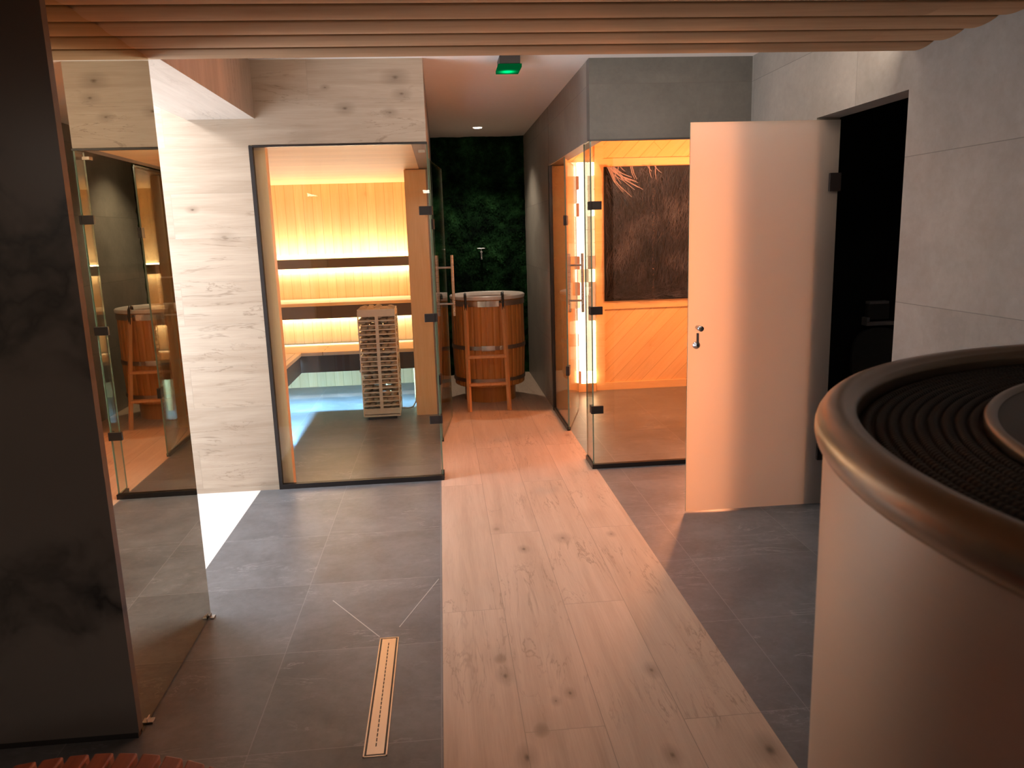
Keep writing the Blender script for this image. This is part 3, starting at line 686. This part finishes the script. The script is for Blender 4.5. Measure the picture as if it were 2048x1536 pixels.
# ------------------------------------------------------------------ round slatted stool, bottom left
SX, SY, SR, SZ = -.79, .985, .55, .45
sl = thing('slatted_stool', 'round red-brown slatted wooden table at the foot of the marble pillar', 'table', (SX, SY, 0))
x = SX - SR + .004
while x < SX + SR - .03:
    xm = x + .02
    hl = math.sqrt(max(.0004, SR**2 - (xm - SX)**2))
    a1 = math.sqrt(max(.0001, SR**2 - (x - SX)**2)); a2 = math.sqrt(max(.0001, SR**2 - (x + .04 - SX)**2)) if abs(x + .04 - SX) < SR else .01
    vs = [(x, SY-a1, SZ-.022), (x+.04, SY-a2, SZ-.022), (x+.04, SY+a2, SZ-.022), (x, SY+a1, SZ-.022)]
    vs += [(a, c, SZ) for a, c, _ in vs]
    MB().add(vs, [(0,3,2,1),(4,5,6,7),(0,1,5,4),(2,3,7,6),(1,2,6,5),(0,4,7,3)]).build('slat', M['slat'], sl, bevel=.004)
    x += .051
MB().lathe([(SR-.05, SZ-.07), (SR-.03, SZ-.07), (SR-.03, SZ-.0222), (SR-.05, SZ-.0222)], SX, SY, 64, close=True, smooth=False).build('ring_frame', M['slat'], sl)
for a in (45, 135, 225, 315):
    px, py = SX + .42*math.cos(math.radians(a)), SY + .42*math.sin(math.radians(a))
    MB().box(px-.025, px+.025, py-.025, py+.025, 0, SZ-.0222).build('leg', M['slat'], sl)

# ------------------------------------------------------------------ ceiling fittings
ex = thing('emergency_light', 'small black emergency light glowing green on the white corridor ceiling', 'emergency light', (.437, 4.68, CZ))
MB().box(.382, .498, 4.60, 4.78, 2.432, CZ).build('housing', M['black'], ex, bevel=.003)
k = N('green_diffuser'); co = k.n('ShaderNodeTexCoord').outputs['Object']
dd = k.n('ShaderNodeVectorMath', {0: co, 1: (0, .06, -.06)}, operation='DISTANCE').outputs['Value']
gl = k.m('ADD', .10, k.m('MULTIPLY', k.m('POWER', 2.7, k.m('MULTIPLY', k.m('MULTIPLY', dd, dd), -900.0)), 2.2))
e = k.n('ShaderNodeEmission', {'Color': (.0, .75, .18, 1), 'Strength': gl}); k.t.links.new(e.outputs[0], k.out.inputs[0])
MB().box(.374, .506, 4.60, 4.81, 2.415, 2.432).build('diffuser', k.mat, ex)
dl = thing('downlight', 'round recessed white downlight glowing in the corridor ceiling', 'ceiling light', (.404, 7.62, CZ))
MB().lathe([(.041, CZ - .001), (.052, CZ - .004), (.054, CZ)], .404, 7.62, 32).build('trim_ring', M['white'], dl)
b = MB(); b.lathe([(.0, CZ-.0035), (.040, CZ-.0035), (.041, CZ)], .404, 7.62, 32); b.build('lens', emis('lamp_lens', (1,.86,.7), 25), dl)

# ------------------------------------------------------------------ lights
def area(name, loc, size, power, col, rot=(0,0,0), sy=None, spread=PI):
    l = bpy.data.lights.new(name, 'AREA'); l.energy = power; l.color = col; l.shape = 'RECTANGLE' if sy else 'SQUARE'; l.size = size
    if sy: l.size_y = sy
    l.spread = spread
    o = bpy.data.objects.new(name, l); C.objects.link(o); o.location = loc; o.rotation_euler = rot; o['kind'] = 'structure'; return o
WARM = (1,.90,.74)
area('led_up', (-1.07, 7.972, 1.302), 1.55, 6.5, WARM, (PI, 0, 0), .03)
area('sauna_fill', (-1.07, 7.915, 1.31), 1.55, 13, WARM, (PI + .5, 0, 0), .03)  # added fill with no strip of its own, evens out the sauna light
area('led_down', (-1.07, 7.972, 1.21), 1.55, 7, WARM, (0, 0, 0), .03)
area('led_upper_bench', (-1.07, 7.515, .80), 1.55, 14, (1,.90,.76), (0, 0, 0), .02)
area('led_lower_bench', (-1.07, 6.965, .45), 1.55, 62, (.26,.60,1), (0, 0, 0), .02)
area('led_side_bench', (-1.335, 5.95, .45), .02, 70, (.26,.60,1), (0, 0, 0), 1.9)
area('shower_lamp', (-1.95, 4.1, 2.46), .35, 30, (.93,.95,1), (0, 0, 0))
def spot(name, loc, e, col, size, blend, rad, kind='SPOT'):
    l = bpy.data.lights.new(name, kind); l.energy = e; l.color = col; l.shadow_soft_size = rad
    if kind == 'SPOT': l.spot_size = size; l.spot_blend = blend
    o = bpy.data.objects.new(name, l); C.objects.link(o); o.location = loc; o['kind'] = 'structure'
spot('salt_cabin_fill', (2.25, 6.1, 1.7), 115, (1,.34,.13), 0, 0, .06, 'POINT')  # unseen orange fill, added to carry the salt glow onto the wood
area('door_back_fill', (1.952, 5.18, 1.05), .12, 27, (1,.35,.17), Vector((-.40, -1, 0)).to_track_quat('-Z', 'Y').to_euler(), 1.6)  # no heater here: unseen panel added to backlight the frosted door
spot('corridor_spot', (.404, 7.62, CZ - .02), 55, (1,.84,.66), 2.0, .7, .03)
spot('hall_fill', (.45, 3.9, CZ - .01), 50, (1,.88,.77), 1.5, 1, .05)  # added out of sight above the wood ceiling to brighten walkway and walls
area('ceiling_fill', (.9, 3.13, 2.24), 1.7, 11, (1,.86,.72), Vector((0, 1, .25)).to_track_quat('-Z', 'Z').to_euler(), .03)  # unseen strip behind the wood ceiling edge, added to lift the white ceiling
area('room_fill', (.2, -1.9, 2.1), .8, 34, (1,.87,.74))  # added fill behind the camera for floor, walls and wood ceiling
area('drum_side_fill', (-2.3, -.9, 2.1), .4, 14, (1,.87,.74))  # unseen fill added behind the camera to brighten the drum

w = bpy.data.worlds.new('World'); bpy.context.scene.world = w; w.use_nodes = True
w.node_tree.nodes['Background'].inputs[0].default_value = (.02, .017, .015, 1); w.node_tree.nodes['Background'].inputs[1].default_value = 1

# ------------------------------------------------------------------ camera
cam = bpy.data.cameras.new('camera'); co_ = bpy.data.objects.new('camera', cam); C.objects.link(co_)
r = Vector((0.99535049, -0.0914524, -0.03023017)); u = Vector((0.04705767, 0.18786908, 0.98106615)); f = Vector((0.08404154, 0.97792723, -0.19129912))
m = Matrix((r, u, -f)).transposed().to_4x4(); m.translation = Vector((0, 0, 1.5)); co_.matrix_world = m
cam.sensor_width = 36; cam.lens = 1552.1 / 2048 * 36; cam.clip_start = .02
cam.dof.use_dof = True; cam.dof.focus_distance = 4.8; cam.dof.aperture_fstop = 9
sc = bpy.context.scene; sc.camera = co_
vs_ = sc.view_settings; vs_.view_transform = 'Standard'; vs_.look = 'None'; vs_.gamma = 1; vs_.exposure = 0; vs_.use_curve_mapping = False
sc.cycles.max_bounces = 14; sc.cycles.transparent_max_bounces = 24; sc.cycles.glossy_bounces = 8; sc.cycles.diffuse_bounces = 6
